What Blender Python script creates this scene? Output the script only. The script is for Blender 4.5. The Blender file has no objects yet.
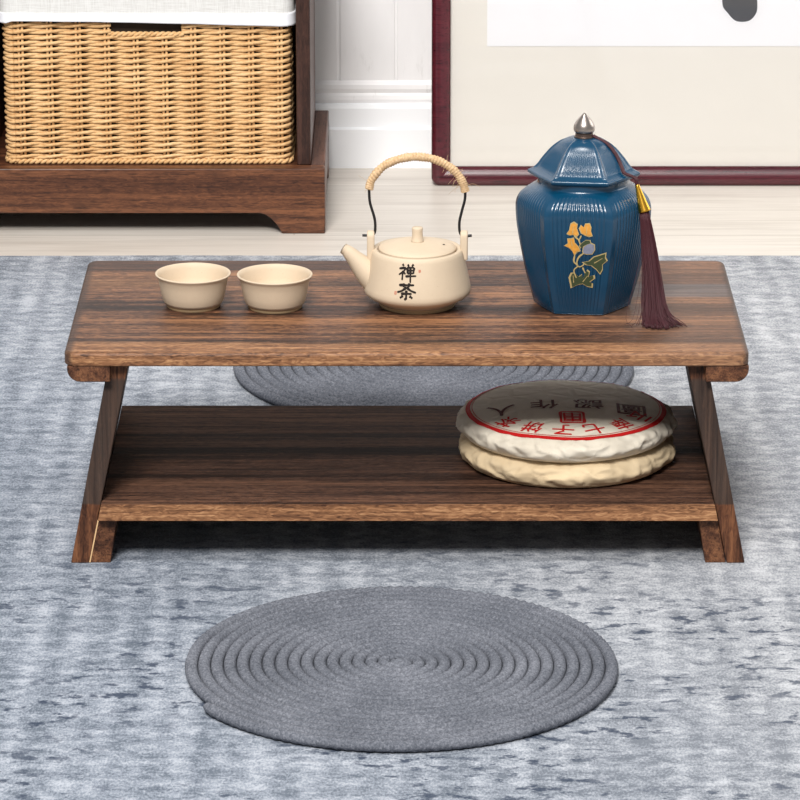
import bpy, bmesh, math, random
from mathutils import Vector, Matrix
from mathutils import noise as mnoise
random.seed(7)
PI = math.pi
scene = bpy.context.scene
COL = scene.collection

# ------------------------------------------------------------------ node helpers
class NT:
    def __init__(s, name, rough=.5, spec=.5, metal=0.0):
        s.m = bpy.data.materials.new(name); s.m.use_nodes = True
        s.t = s.m.node_tree; s.b = s.t.nodes['Principled BSDF']
        s.b.inputs['Roughness'].default_value = rough
        s.b.inputs['Specular IOR Level'].default_value = spec
        s.b.inputs['Metallic'].default_value = metal
        s.tc = s.n('ShaderNodeTexCoord').outputs['Object']
    def n(s, typ): return s.t.nodes.new(typ)
    def L(s, a, b):
        if hasattr(a, 'links') or isinstance(a, bpy.types.NodeSocket): s.t.links.new(a, b)
        else: b.default_value = a
    def mapv(s, scale=(1, 1, 1), loc=(0, 0, 0), rot=(0, 0, 0), src=None):
        n = s.n('ShaderNodeMapping'); s.L(src or s.tc, n.inputs[0])
        n.inputs['Scale'].default_value = scale; n.inputs['Location'].default_value = loc; n.inputs['Rotation'].default_value = rot
        return n.outputs[0]
    def noise(s, vec, scale=1, detail=3, rough=.55, dist=0):
        n = s.n('ShaderNodeTexNoise'); s.L(vec, n.inputs['Vector'])
        n.inputs['Scale'].default_value = scale; n.inputs['Detail'].default_value = detail
        n.inputs['Roughness'].default_value = rough; n.inputs['Distortion'].default_value = dist
        return n.outputs['Fac']
    def wave(s, vec, scale=1, dist=2, detail=2, dscale=1, direction='Y'):
        n = s.n('ShaderNodeTexWave'); s.L(vec, n.inputs['Vector']); n.bands_direction = direction
        n.inputs['Scale'].default_value = scale; n.inputs['Distortion'].default_value = dist
        n.inputs['Detail'].default_value = detail; n.inputs['Detail Scale'].default_value = dscale
        return n.outputs['Fac']
    def math(s, op, a, b=0.0, c=0.0, clamp=False):
        n = s.n('ShaderNodeMath'); n.operation = op; n.use_clamp = clamp
        s.L(a, n.inputs[0]); s.L(b, n.inputs[1]); s.L(c, n.inputs[2]); return n.outputs[0]
    def ss(s, v, lo, hi):
        n = s.n('ShaderNodeMapRange'); n.interpolation_type = 'SMOOTHSTEP'; s.L(v, n.inputs[0])
        n.inputs[1].default_value = lo; n.inputs[2].default_value = hi; return n.outputs[0]
    def ramp(s, fac, stops, interp='LINEAR'):
        n = s.n('ShaderNodeValToRGB'); s.L(fac, n.inputs[0]); r = n.color_ramp; r.interpolation = interp
        while len(r.elements) < len(stops): r.elements.new(.5)
        for e, (p, c) in zip(r.elements, stops): e.position = p; e.color = (*c, 1)
        return n.outputs[0]
    def mix(s, fac, a, b, mode='MIX'):
        n = s.n('ShaderNodeMix'); n.data_type = 'RGBA'; n.blend_type = mode
        s.L(fac, n.inputs[0])
        for v, i in ((a, 6), (b, 7)):
            s.L((*v, 1) if isinstance(v, tuple) else v, n.inputs[i])
        return n.outputs[2]
    def xyz(s, src=None):
        n = s.n('ShaderNodeSeparateXYZ'); s.L(src or s.tc, n.inputs[0]); return n.outputs
    def color(s, c): s.L((*c, 1) if isinstance(c, tuple) else c, s.b.inputs['Base Color'])
    def bump(s, h, strength=.3, dist=.001):
        n = s.n('ShaderNodeBump'); s.L(h, n.inputs['Height']); n.inputs['Strength'].default_value = strength
        n.inputs['Distance'].default_value = dist; s.L(n.outputs[0], s.b.inputs['Normal'])

def srgb(r, g, b):
    f = lambda c: (c / 12.92 if c <= .04045 else ((c + .055) / 1.055) ** 2.4)
    return (f(r / 255), f(g / 255), f(b / 255))

def plain(name, c, rough=.5, spec=.5, metal=0, nscale=60, var=.12, bump=.15, bdist=.0006):
    k = NT(name, rough, spec, metal)
    f = k.noise(k.tc, nscale, 4, .6)
    k.color(k.mix(f, tuple(v * (1 - var) for v in c), tuple(min(1, v * (1 + var)) for v in c)))
    if bump: k.bump(k.noise(k.tc, nscale * 6, 3, .6), bump, bdist)
    return k.m

def wood(name, axis, dark, mid, light, coarse=22, contrast=1.0, rough=.5, seed=0.0, bumps=.35, extra=None, spec=.4):
    k = NT(name, rough, spec)
    def sc(l, t):
        v = [t, t, t]; v['XYZ'.index(axis)] = l; return tuple(v)
    loc = (seed, seed * 1.7, seed * .6)
    a = k.noise(k.mapv(sc(.7, coarse), loc), 1, 4, .6, .3)
    b = k.noise(k.mapv(sc(6, 210), loc), 1, 3, .65, .6)
    c = k.noise(k.mapv(sc(75, 300), loc), 1, 2, .6, 1.6)
    d = k.noise(k.mapv(sc(1.1, 85), (seed + 3, seed, 2)), 1, 3, .6, .5)
    f = k.math('MULTIPLY_ADD', k.math('SUBTRACT', a, .5), 2.0 * contrast, .46)
    f = k.math('MULTIPLY_ADD', k.math('SUBTRACT', d, .5), 1.5 * contrast, f)
    f = k.math('MULTIPLY_ADD', k.math('SUBTRACT', b, .5), 1.2 * contrast, f)
    f = k.math('MULTIPLY_ADD', k.math('SUBTRACT', c, .5), 1.3 * contrast, f, True)
    col = k.ramp(f, [(0.05, dark), (.45, mid), (.95, light)])
    p = k.noise(k.mapv(sc(30, 520), loc), 1, 2, .5)
    col = k.mix(k.math('MULTIPLY', k.ss(p, .54, .68), .6), col, tuple(v * .45 for v in dark))
    if extra: col = extra(k, col, b, c)
    k.color(col)
    k.bump(k.math('ADD', k.math('ADD', b, c), k.math('MULTIPLY', p, -.7)), bumps, .0012)
    return k.m

# ------------------------------------------------------------------ object helpers
def empty(name, loc=(0, 0, 0), rz=0.0):
    o = bpy.data.objects.new(name, None); COL.objects.link(o)
    o.location = loc; o.rotation_euler = (0, 0, rz); o.empty_display_size = .05
    return o
def tag(o, label=None, cat=None, group=None, kind=None):
    if label: o['label'] = label
    if cat: o['category'] = cat
    if group: o['group'] = group
    if kind: o['kind'] = kind
    return o
def link_mesh(name, me, mats, parent=None, smooth=False):
    o = bpy.data.objects.new(name, me); COL.objects.link(o)
    for m in (mats if isinstance(mats, (list, tuple)) else [mats]): me.materials.append(m)
    if smooth:
        me.polygons.foreach_set('use_smooth', [True] * len(me.polygons))
    if parent: o.parent = parent
    return o
def obj(name, bm, mats, parent=None, smooth=False):
    me = bpy.data.meshes.new(name)
    bmesh.ops.recalc_face_normals(bm, faces=bm.faces)
    bm.to_mesh(me); bm.free()
    o = link_mesh(name, me, mats, parent, smooth)
    if smooth == 'auto':
        me.set_sharp_from_angle(angle=math.radians(38))
    return o
def box(bm, lo, hi, bev=0.0, seg=2):
    lo = Vector(lo); hi = Vector(hi)
    r = bmesh.ops.create_cube(bm, size=1, matrix=Matrix.Translation((lo + hi) / 2) @ Matrix.Diagonal((*(hi - lo), 1)))
    if bev:
        es = list({e for v in r['verts'] for e in v.link_edges})
        bmesh.ops.bevel(bm, geom=es, offset=bev, segments=seg, profile=.5, affect='EDGES')
def prism(bm, poly, axis, a, b):
    """extrude a 2D polygon along axis from a to b"""
    def P(u, v, w):
        return {'X': (w, u, v), 'Y': (u, w, v), 'Z': (u, v, w)}[axis]
    A = [bm.verts.new(P(u, v, a)) for u, v in poly]; B = [bm.verts.new(P(u, v, b)) for u, v in poly]
    bm.faces.new(A); bm.faces.new(B[::-1])
    n = len(poly)
    for i in range(n): bm.faces.new((A[i], B[i], B[(i + 1) % n], A[(i + 1) % n]))
def lathe(bm, prof, seg=64, c=(0, 0, 0)):
    rings = []
    for r, z in prof:
        if r < 1e-6: rings.append([bm.verts.new((c[0], c[1], c[2] + z))])
        else: rings.append([bm.verts.new((c[0] + r * math.cos(2 * PI * i / seg), c[1] + r * math.sin(2 * PI * i / seg), c[2] + z)) for i in range(seg)])
    for A, B in zip(rings, rings[1:]):
        if len(A) == 1 and len(B) == 1: continue
        for i in range(seg):
            j = (i + 1) % seg
            if len(A) == 1: bm.faces.new((A[0], B[i], B[j]))
            elif len(B) == 1: bm.faces.new((A[i], B[0], A[j]))
            else: bm.faces.new((A[i], B[i], B[j], A[j]))
def tube(bm, pts, rad, seg=8, cap=True, mod=None):
    pts = [Vector(p) for p in pts]; n = len(pts)
    rads = rad if isinstance(rad, (list, tuple)) else [rad] * n
    up = None; rings = []
    for i, p in enumerate(pts):
        t = (pts[min(i + 1, n - 1)] - pts[max(i - 1, 0)]).normalized()
        if up is None:
            up = t.orthogonal().normalized()
        up = (up - t * up.dot(t)).normalized(); bi = t.cross(up)
        ring = []
        for j in range(seg):
            a = 2 * PI * j / seg
            r = rads[i] * (mod(i, a) if mod else 1)
            ring.append(bm.verts.new(p + up * (math.cos(a) * r) + bi * (math.sin(a) * r)))
        rings.append(ring)
    for A, B in zip(rings, rings[1:]):
        for j in range(seg):
            k = (j + 1) % seg; bm.faces.new((A[j], A[k], B[k], B[j]))
    if cap:
        bm.faces.new(rings[0][::-1]); bm.faces.new(rings[-1])
def spline(pts, n):
    """Catmull-Rom resample"""
    P = [Vector(p) for p in pts]; P = [P[0] * 2 - P[1]] + P + [P[-1] * 2 - P[-2]]
    out = []; m = len(P) - 3
    for k in range(n):
        u = k / (n - 1) * m; i = min(int(u), m - 1); t = u - i
        a, b, c, d = P[i:i + 4]
        out.append(.5 * ((2 * b) + (c - a) * t + (2 * a - 5 * b + 4 * c - d) * t * t + (3 * b - a - 3 * c + d) * t ** 3))
    return out
def lerp(tab, x):
    if x <= tab[0][0]: return tab[0][1]
    for (a, u), (b, v) in zip(tab, tab[1:]):
        if x <= b: return u + (v - u) * (x - a) / (b - a)
    return tab[-1][1]
def smooth_prof(pts, n):
    return [(max(0, v.x), v.y) for v in spline([(r, z, 0) for r, z in pts], n)]

# ------------------------------------------------------------------ the setting
FL = -.008           # bare floor; the rug's surface is z = 0
k = NT('whitewashed_floor_boards', .38, .45)
v = k.mapv((1, 1, 1), (0.13, .02, 0))
br = k.n('ShaderNodeTexBrick'); k.L(v, br.inputs['Vector'])
br.inputs['Scale'].default_value = 1; br.inputs['Brick Width'].default_value = 1.1; br.inputs['Row Height'].default_value = .115
br.inputs['Mortar Size'].default_value = .0012; br.inputs['Color1'].default_value = (1, 1, 1, 1); br.inputs['Color2'].default_value = (.86, .86, .86, 1)
br.inputs['Mortar'].default_value = (.72, .70, .68, 1); br.offset = .37
g1 = k.noise(k.mapv((2.2, 34, 1)), 1, 5, .65, .5); g2 = k.noise(k.mapv((10, 200, 1)), 1, 3, .6)
g = k.math('ADD', k.math('MULTIPLY', g1, .65), k.math('MULTIPLY', g2, .35))
c = k.ramp(g, [(.25, srgb(182, 172, 161)), (.5, srgb(212, 204, 194)), (.75, srgb(228, 221, 212))])
k.color(k.mix(1.0, c, br.outputs['Color'], 'MULTIPLY')); k.bump(g, .12, .0006)
M_floor = k.m
bm = bmesh.new(); box(bm, (-2.2, -3.0, FL - .03), (2.4, 1.36, FL))
tag(obj('floor', bm, M_floor), 'pale whitewashed wooden floor boards', 'floor', kind='structure')

k = NT('white_painted_panelling', .55, .3)
x = k.xyz()
f = k.noise(k.mapv((9, 9, 3)), 1, 5, .65)
sm = k.noise(k.mapv((60, 60, 14)), 1, 4, .7)
wear = k.math('MULTIPLY', k.ss(sm, .56, .74), k.math('SUBTRACT', 1, k.ss(x[2], .09, .17)))
c = k.ramp(f, [(.3, srgb(226, 224, 224)), (.7, srgb(238, 236, 236))])
k.color(k.mix(k.math('MULTIPLY', wear, .45), c, srgb(170, 166, 162))); k.bump(f, .1, .001)
M_wall = k.m
YW = 1.348
bm = bmesh.new()
# wall with shallow vertical panel grooves
xs = [-2.2]
grooves = []
gx = -2.0
while gx < 2.3:
    grooves.append(gx); gx += .0665
poly = [(-2.2, YW + .05), (-2.2, YW)]
for i in range(60):
    gx = -2.118 + i * .0702
    if gx > 2.3: break
    poly += [(gx - .0025, YW), (gx - .0008, YW + .0013), (gx + .0008, YW + .0013), (gx + .0025, YW)]
poly += [(2.4, YW), (2.4, YW + .05)]
prism(bm, poly, 'Z', FL - .03, 1.5)
tag(obj('wall_back', bm, M_wall), 'white panelled wall behind the frame and bench', 'wall', kind='structure')
M_trim = plain('white_gloss_trim', srgb(240, 241, 243), .35, .4, nscale=5, var=.02, bump=0)
bm = bmesh.new()
prism(bm, [(YW, FL), (YW - .016, FL), (YW - .016, .0405), (YW - .0145, .0418), (YW - .0115, .0427), (YW - .0115, .066), (YW - .010, .0705), (YW - .007, .0716), (YW, .0716)], 'X', -2.2, 2.4)
tag(obj('baseboard_back', bm, M_trim), 'white two-step baseboard along the wall', 'baseboard', kind='structure')
bm = bmesh.new()
prism(bm, [(YW, .0716), (YW - .005, .0716), (YW - .0062, .076), (YW - .005, .081), (YW - .003, .084), (YW - .0045, .089), (YW - .004, .094), (YW - .0015, .098), (YW, .099)], 'X', -2.2, 2.4)
tag(obj('trim_1', bm, M_wall), 'worn white moulding strip above the baseboard', 'trim', kind='structure')

# ------------------------------------------------------------------ rug
k = NT('distressed_blue_grey_rug', .95, .08)
x = k.xyz()
big = k.noise(k.mapv((3.2, 2.2, 1), (3.1, .4, 0)), 1, 4, .6)
band = k.noise(k.mapv((26, 1.6, 1), (0, 2.3, 0)), 1, 2, .6)
cross = k.noise(k.mapv((14, 22, 1), (1, 0, 0)), 1, 4, .65)
dash = k.noise(k.mapv((62, 92, 1)), 1, 3, .65)
fine = k.noise(k.mapv((480, 260, 1)), 1, 2, .7)
f = k.math('MULTIPLY_ADD', k.math('SUBTRACT', big, .5), .7, .44)
f = k.math('MULTIPLY_ADD', k.math('SUBTRACT', band, .5), .8, f)
f = k.math('MULTIPLY_ADD', k.math('SUBTRACT', cross, .5), .6, f)
wx = k.wave(k.mapv((1, .25, 1)), 9.5, 3.0, 2, 1.2, 'X'); wy = k.wave(k.mapv((.4, 1, 1)), 9.0, 4.0, 2, 1.4, 'Y')
f = k.math('MULTIPLY_ADD', k.math('SUBTRACT', wx, .5), .17, f)
f = k.math('MULTIPLY_ADD', k.math('SUBTRACT', wy, .5), .14, f)
f = k.math('MULTIPLY_ADD', k.math('SUBTRACT', dash, .5), 1.7, f)
f = k.math('MULTIPLY_ADD', k.math('SUBTRACT', fine, .5), 1.7, f, True)
warm = k.ss(k.math('ADD', k.math('ADD', x[0], k.math('MULTIPLY', x[1], .35)), k.math('MULTIPLY', big, .3)), -.3, .6)  # greyer towards the right back, with the light from there painted in too
cool = k.ramp(f, [(.05, srgb(100, 108, 119)), (.5, srgb(140, 147, 158)), (.95, srgb(176, 181, 190))])
grey = k.ramp(f, [(.05, srgb(128, 131, 137)), (.5, srgb(164, 166, 170)), (.95, srgb(194, 195, 198))])
c = k.mix(warm, cool, grey)
spots = k.noise(k.mapv((5, 6, 1), (5, 1, 0)), 1, 3, .6)
d2 = k.noise(k.mapv((44, 66, 1), (2, 7, 0)), 1, 4, .62)
reg = k.math('SUBTRACT', 1, k.ss(x[1], -.35, .1))
sp = k.math('MULTIPLY', k.ss(d2, .525, .63), k.math('MULTIPLY', k.ss(spots, .38, .56), k.math('MULTIPLY_ADD', reg, .8, .2)))
c = k.mix(k.math('MULTIPLY', sp, .85), c, srgb(48, 58, 76))
k.color(c)
k.bump(k.math('ADD', fine, k.math('MULTIPLY', dash, .6)), .5, .002)
M_rug = k.m
bm = bmesh.new()
nx = 60
ring = []
X0, X1, Y0, Y1 = -1.25, 1.15, -1.5, .8975
for i in range(nx): ring.append((X0 + (X1 - X0) * i / nx, Y0))
for i in range(nx): ring.append((X1, Y0 + (Y1 - Y0) * i / nx))
for i in range(nx * 4): 
    xx = X1 + (X0 - X1) * i / (nx * 4); ring.append((xx, Y1 + .0012 * mnoise.noise((xx * 60, 0, 0)) + .002 * mnoise.noise((xx * 6, 3, 0))))
for i in range(nx): ring.append((X0, Y1 + (Y0 - Y1) * i / nx))
prism(bm, ring, 'Z', FL, 0)
tag(obj('rug', bm, M_rug), 'large distressed blue-grey rug lying under the low table', 'rug')

# ------------------------------------------------------------------ coiled mats
k = NT('grey_braided_cord', .9, .1)
f = k.noise(k.mapv((520, 520, 520)), 1, 3, .7); f2 = k.noise(k.mapv((14, 14, 1)), 1, 3, .6)
ff = k.math('ADD', k.math('MULTIPLY', f, .7), k.math('MULTIPLY', f2, .3))
k.color(k.ramp(ff, [(.32, srgb(66, 69, 77)), (.5, srgb(102, 105, 113)), (.68, srgb(138, 140, 148))]))
k.bump(f, .45, .0014)
M_cord = k.m
def coiled_mesh(R=.1875, pitch=.0107, th_end=math.radians(211)):
    turns = (R - pitch * .5) / pitch; phi_end = turns * 2 * PI
    verts = []; faces = []; seg = 9
    phi = .5; s = 0.0; n = 0
    prof = [2 * PI * j / seg for j in range(seg)]
    while phi <= phi_end:
        r = pitch * phi / (2 * PI)
        th = th_end + (phi_end - phi)
        ct, st = math.cos(th), math.sin(th)
        endf = min(1, (phi_end - phi) * r / .012) if phi_end - phi < 1 else 1
        sc_ = .45 + .55 * math.sqrt(max(0, endf))
        zz = .0006 * mnoise.noise((r * ct * 14, r * st * 14, 1.0))
        for a in prof:
            lat = math.cos(a); ver = math.sin(a)
            # two-ply braid: chevron lumps mirrored about the cord's crown
            br_ = math.sin(s * 2 * PI / .0088 + abs(lat) * 3.0 + (PI if lat < 0 else 0))
            w = .00545 * sc_; h = (.0050 * sc_) * (1 + .15 * br_)
            rr = r + lat * w
            verts.append((rr * ct, rr * st, .0050 + max(ver * h, -.0050) + (zz if ver > 0 else 0)))
        if n:
            o0 = (n - 1) * seg; o1 = n * seg
            for j in range(seg):
                q = (j + 1) % seg; faces.append((o0 + j, o0 + q, o1 + q, o1 + j))
        n += 1
        ds = .0015; phi += ds / max(r, .002); s += ds
    b0 = len(verts); verts.append((0, 0, .0104)); m_ = 16
    for q in range(m_): verts.append((.0052 * math.cos(2 * PI * q / m_), .0052 * math.sin(2 * PI * q / m_), .0094))
    for q in range(m_): verts.append((.0075 * math.cos(2 * PI * q / m_), .0075 * math.sin(2 * PI * q / m_), .006))
    for q in range(m_):
        w_ = (q + 1) % m_; faces.append((b0, b0 + 1 + q, b0 + 1 + w_)); faces.append((b0 + 1 + q, b0 + 1 + m_ + q, b0 + 1 + m_ + w_, b0 + 1 + w_))
    faces.append(tuple(range(seg))); faces.append(tuple(range((n - 1) * seg, n * seg))[::-1])
    me = bpy.data.meshes.new('coiled_mat'); me.from_pydata(verts, [], faces); me.update(); return me
cm = link_mesh('coiled_mat', coiled_mesh(), M_cord, smooth=True)
cm.location = (-.0085, -.4035, .0002)
tag(cm, 'round grey coiled rope floor mat lying on the rug in front of the low table', 'floor mat', 'grey coiled rope mats')
cb = cm.copy(); COL.objects.link(cb)
cb.location = (.0243, .4532, .0002); cb.scale = (1.12, 1.12, 1); cb.rotation_euler = (0, 0, 2.1)
tag(cb, 'grey coiled rope floor mat mostly hidden behind the low table', 'floor mat', 'grey coiled rope mats')

# ------------------------------------------------------------------ low table
def top_extra(k, col, b, c):
    x = k.xyz()
    nz = k.noise(k.mapv((3, 12, 12)), 1, 3, .6)
    y = k.math('ADD', x[1], k.math('MULTIPLY', k.math('SUBTRACT', nz, .5), .018))
    tan = k.ramp(k.math('ADD', k.math('MULTIPLY', b, .5), k.math('MULTIPLY', c, .5)), [(.36, srgb(72, 45, 30)), (.5, srgb(140, 96, 64)), (.64, srgb(188, 142, 100))])
    m = k.math('SUBTRACT', 1, k.ss(y, -.128, -.112))
    col = k.mix(k.math('MULTIPLY', m, .8), col, tan)
    # a paler lamella on the left, a dark one at the back
    m2 = k.math('MULTIPLY', k.math('MULTIPLY', k.ss(y, .052, .060), k.math('SUBTRACT', 1, k.ss(y, .102, .112))), k.math('SUBTRACT', 1, k.ss(x[0], -.2, .02)))
    col = k.mix(k.math('MULTIPLY', m2, .45), col, tan)
    m3 = k.math('MULTIPLY', k.ss(y, .118, .126), k.math('SUBTRACT', 1, k.ss(x[0], -.05, .2)))
    col = k.mix(k.math('MULTIPLY', m3, .6), col, srgb(70, 50, 42))
    m4 = k.math('MULTIPLY', k.math('MULTIPLY', k.ss(y, .026, .034), k.math('SUBTRACT', 1, k.ss(y, .066, .076))), k.ss(k.math('ADD', x[0], k.math('MULTIPLY', nz, .1)), .2, .29))
    col = k.mix(k.math('MULTIPLY', m4, .8), col, k.ramp(b, [(.3, srgb(72, 66, 64)), (.7, srgb(118, 112, 110))]))
    m5 = k.math('MULTIPLY', k.ss(x[0], .12, .27), k.math('SUBTRACT', 1, m4))  # sheen on the right end painted into the wood colour
    col = k.mix(k.math('MULTIPLY', m5, .3), col, srgb(132, 104, 86))
    # scorched end edges
    ed = k.ss(k.math('ABSOLUTE', x[0]), .2925, .2985)
    return k.mix(k.math('MULTIPLY', ed, .75), col, srgb(58, 44, 38))
M_top = wood('burnt_paulownia_top', 'X', srgb(38, 25, 19), srgb(86, 57, 42), srgb(148, 104, 72), 24, 1.15, .5, .3, extra=top_extra, spec=.3)
def shelf_extra(k, col, b, c):
    x = k.xyz()
    tan = k.ramp(k.math('ADD', k.math('MULTIPLY', b, .55), k.math('MULTIPLY', c, .45)), [(.36, srgb(78, 52, 40)), (.52, srgb(150, 106, 74)), (.66, srgb(202, 154, 112))])
    m = k.math('SUBTRACT', 1, k.ss(x[1], -.1465, -.1445))
    return k.mix(k.math('MULTIPLY', m, .85), col, tan)
M_shelf = wood('burnt_paulownia_shelf', 'X', srgb(38, 26, 21), srgb(72, 50, 40), srgb(112, 80, 62), 30, 1.0, .7, 4.2, extra=shelf_extra, spec=.08)
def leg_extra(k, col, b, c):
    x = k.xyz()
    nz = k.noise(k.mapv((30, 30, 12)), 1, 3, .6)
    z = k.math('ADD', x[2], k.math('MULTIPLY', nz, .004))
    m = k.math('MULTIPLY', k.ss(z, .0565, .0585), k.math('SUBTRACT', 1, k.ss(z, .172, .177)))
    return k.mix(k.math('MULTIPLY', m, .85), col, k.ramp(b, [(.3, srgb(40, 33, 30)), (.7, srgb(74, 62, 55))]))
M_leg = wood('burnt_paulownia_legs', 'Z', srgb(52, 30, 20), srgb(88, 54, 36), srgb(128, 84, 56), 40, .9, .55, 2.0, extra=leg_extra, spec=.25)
M_batten = wood('burnt_paulownia_battens', 'Y', srgb(56, 33, 22), srgb(92, 58, 40), srgb(128, 86, 58), 60, .9, .55, 6.0, spec=.25)
table = empty('low_table')
tag(table, 'low dark-stained wooden table with splayed legs and a lower shelf, standing on the rug', 'table')
H = .2
def rrect(x, y, r, n=6):
    out = []
    for sx, sy, a0 in ((1, -1, -90), (1, 1, 0), (-1, 1, 90), (-1, -1, 180)):
        for i in range(n + 1):
            a = math.radians(a0 + 90 * i / n)
            out.append((sx * (x - r) + r * math.cos(a), sy * (y - r) + r * math.sin(a)))
    return out
bm = bmesh.new()
def slab(bm, hx, hy, r, z0, z1, bev_t, bev_b=.001, n=4):
    """rounded-corner slab with an eased top edge"""
    lay = [(bev_b, z0), (0, z0 + bev_b)]
    for i in range(n + 1):
        a = PI / 2 * i / n
        lay.append((bev_t * (1 - math.cos(a)), z1 - bev_t + bev_t * math.sin(a)))
    rings = []
    for ins, z in lay:
        rings.append([bm.verts.new((x, y, z)) for x, y in rrect(hx - ins, hy - ins, max(r - ins, .001))])
    for A, B in zip(rings, rings[1:]):
        m = len(A)
        for i in range(m): bm.faces.new((A[i], A[(i + 1) % m], B[(i + 1) % m], B[i]))
    bm.faces.new(rings[0][::-1]); bm.faces.new(rings[-1])
slab(bm, .3012, .1532, .011, .1875, H, .0035); bm.transform(Matrix.Translation((-.0012, .0032, 0)))
obj('tabletop', bm, M_top, table, 'auto')
for s in (-1, 1):
    bm = bmesh.new()     # batten under each end, rounded on its outer lower edge
    pts = [(.262, .1728), (.288, .1728)]
    for i in range(1, 7):
        a = -PI / 2 + PI / 2 * i / 6; pts.append((.288 + .0118 * math.cos(a), .1846 + .0118 * math.sin(a)))
    pts += [(.2998, .1874), (.262, .1874)]
    prism(bm, [(s * x, z) for x, z in pts], 'Y', -.149, .149)
    o = obj('end_batten', bm, M_batten, table, 'auto')
    md = o.modifiers.new('b', 'BEVEL'); md.width = .0008; md.limit_method = 'ANGLE'
    bm = bmesh.new()     # splayed board leg
    prism(bm, [(s * .3015, 0), (s * .2852, 0), (s * .2462, .1873), (s * .2640, .1873)], 'Y', -.138, .138)
    o = obj('leg', bm, M_leg, table)
    md = o.modifiers.new('b', 'BEVEL'); md.width = .001; md.segments = 2
    bm = bmesh.new()     # rail inside the leg carrying the shelf
    prism(bm, [(s * .2846, 0), (s * .2662, 0), (s * .2600, .0395), (s * .2606, .0420), (s * .2760, .0426)], 'Y', -.137, .137)
    o = obj('shelf_rail', bm, M_batten, table)
    md = o.modifiers.new('b', 'BEVEL'); md.width = .0007; md.segments = 2
# pale glue seam at the left foot
M_glue = plain('pale_raw_wood', srgb(214, 176, 130), .7, .2, bump=0)
bm = bmesh.new()
prism(bm, [(-.2852, .0005), (-.2840, .0005), (-.2757, .0405), (-.2769, .0405)], 'Y', -.1376, -.1300)
tag(obj('glue_seam', bm, M_glue, table), 'pale raw wood seam beside the left foot')
bm = bmesh.new()
prism(bm, [(-.2758, .0431), (.2758, .0431), (.2758, .0436), (.2729, .0575), (.2722, .058), (-.2722, .058), (-.2729, .0575), (-.2758, .0436)], 'Y', -.147, .147)
obj('shelf', bm, M_shelf, table)

# ------------------------------------------------------------------ ceramics
k = NT('beige_stoneware', .62, .35)
f = k.noise(k.mapv((35, 35, 35)), 1, 3, .6); sp = k.noise(k.mapv((900, 900, 900)), 1, 2, .5)
c = k.mix(f, srgb(196, 177, 153), srgb(211, 193, 168))
c = k.mix(k.math('MULTIPLY', k.ss(sp, .66, .76), .35), c, srgb(150, 118, 88))
k.color(c); k.bump(k.noise(k.mapv((500, 500, 500)), 1, 3, .6), .12, .0004)
M_stone = k.m
M_stonedark = plain('shaded_stoneware_base', srgb(176, 150, 116), .8, .2)  # shade at the foot rings put into a darker stoneware colour
M_ink = plain('black_ink', srgb(36, 30, 26), .6, .2, bump=0)
M_redink = plain('red_seal_ink', srgb(196, 110, 88), .7, .2, bump=0)

def make_cup(loc, label):
    r = empty('tea_cup', loc)
    tag(r, label, 'cup', 'beige stoneware tea cups')
    bm = bmesh.new()
    p = [(.0, .0035), (.0215, .0035), (.0262, .0036), (.0276, .0062), (.0292, .0125), (.0306, .020), (.0318, .0262), (.0330, .0288), (.0342, .0300), (.0345, .0307), (.0341, .0313), (.0333, .0314),
         (.0322, .0304), (.0310, .0270), (.0296, .019), (.0276, .011), (.0235, .0065), (.012, .0055), (0, .0054)]
    lathe(bm, p, 72); o = obj('cup_wall', bm, M_stone, r, True)
    bm = bmesh.new()
    lathe(bm, [(0, .001), (.0208, .001), (.0218, 0), (.0240, 0), (.0247, .0008), (.0252, .0036), (0, .0036)], 72)
    tag(obj('foot_ring', bm, M_stonedark, r, 'auto'), 'foot ring, shade painted in as a darker tone')
    return r
make_cup((-.1954, .000, H), 'small beige stoneware tea cup at the left end of the tabletop, furthest from the teapot')
make_cup((-.1209, -.004, H), 'small beige stoneware tea cup standing nearer the teapot, right of its twin')

pot = empty('teapot', (.0088, .005, H))
tag(pot, 'beige stoneware teapot with rope-wrapped bail handle and black brush characters', 'teapot')
body_prof = [(0, .003), (.0345, .003), (.0362, .0045), (.0395, .0066), (.0455, .0098), (.0482, .0125), (.0489, .0155), (.0484, .0190), (.0462, .0300), (.0436, .0420), (.0421, .0490), (.0412, .0520), (.0398, .0532), (.0368, .0528), (.0362, .0512), (.0362, .0500), (0, .0498)]
bm = bmesh.new(); lathe(bm, body_prof, 96)
obj('body', bm, M_stone, pot, True)
bm = bmesh.new(); lathe(bm, [(0, .001), (.0315, .001), (.0325, 0), (.0342, 0), (.0349, .001), (.0353, .0034), (0, .0034)], 72)
tag(obj('foot_ring', bm, M_stonedark, pot, 'auto'), 'foot ring, shade painted in as a darker tone')
bm = bmesh.new(); lathe(bm, [(0, .0505), (.0342, .0505), (.0352, .0515), (.0352, .0535), (.0343, .0546), (.030, .0560), (.020, .0580), (.010, .0592), (0, .0596)], 80)
lid = obj('lid', bm, M_stone, pot, 'auto')
bm = bmesh.new(); lathe(bm, [(0, .0585), (.0062, .0588), (.0054, .0605), (.0049, .064), (.0047, .0690), (.0051, .0715), (.0047, .0726), (0, .0729)], 32)
obj('knob', bm, M_stone, lid, True)
bm = bmesh.new(); lathe(bm, [(0, 0), (.00105, 0), (.00105, .0003), (0, .00032)], 14, (.0240, -.004, .0573))  # dark disc drawn for the shade in the steam hole
tag(obj('steam_hole', bm, M_ink, lid), 'tiny dark disc standing in for the shaded steam hole')
def pp(x, y): return ((x - 417.3) / 1097, .3087 - (y - 187) * .000942 - H)    # photo scale at the pot's own depth
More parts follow.
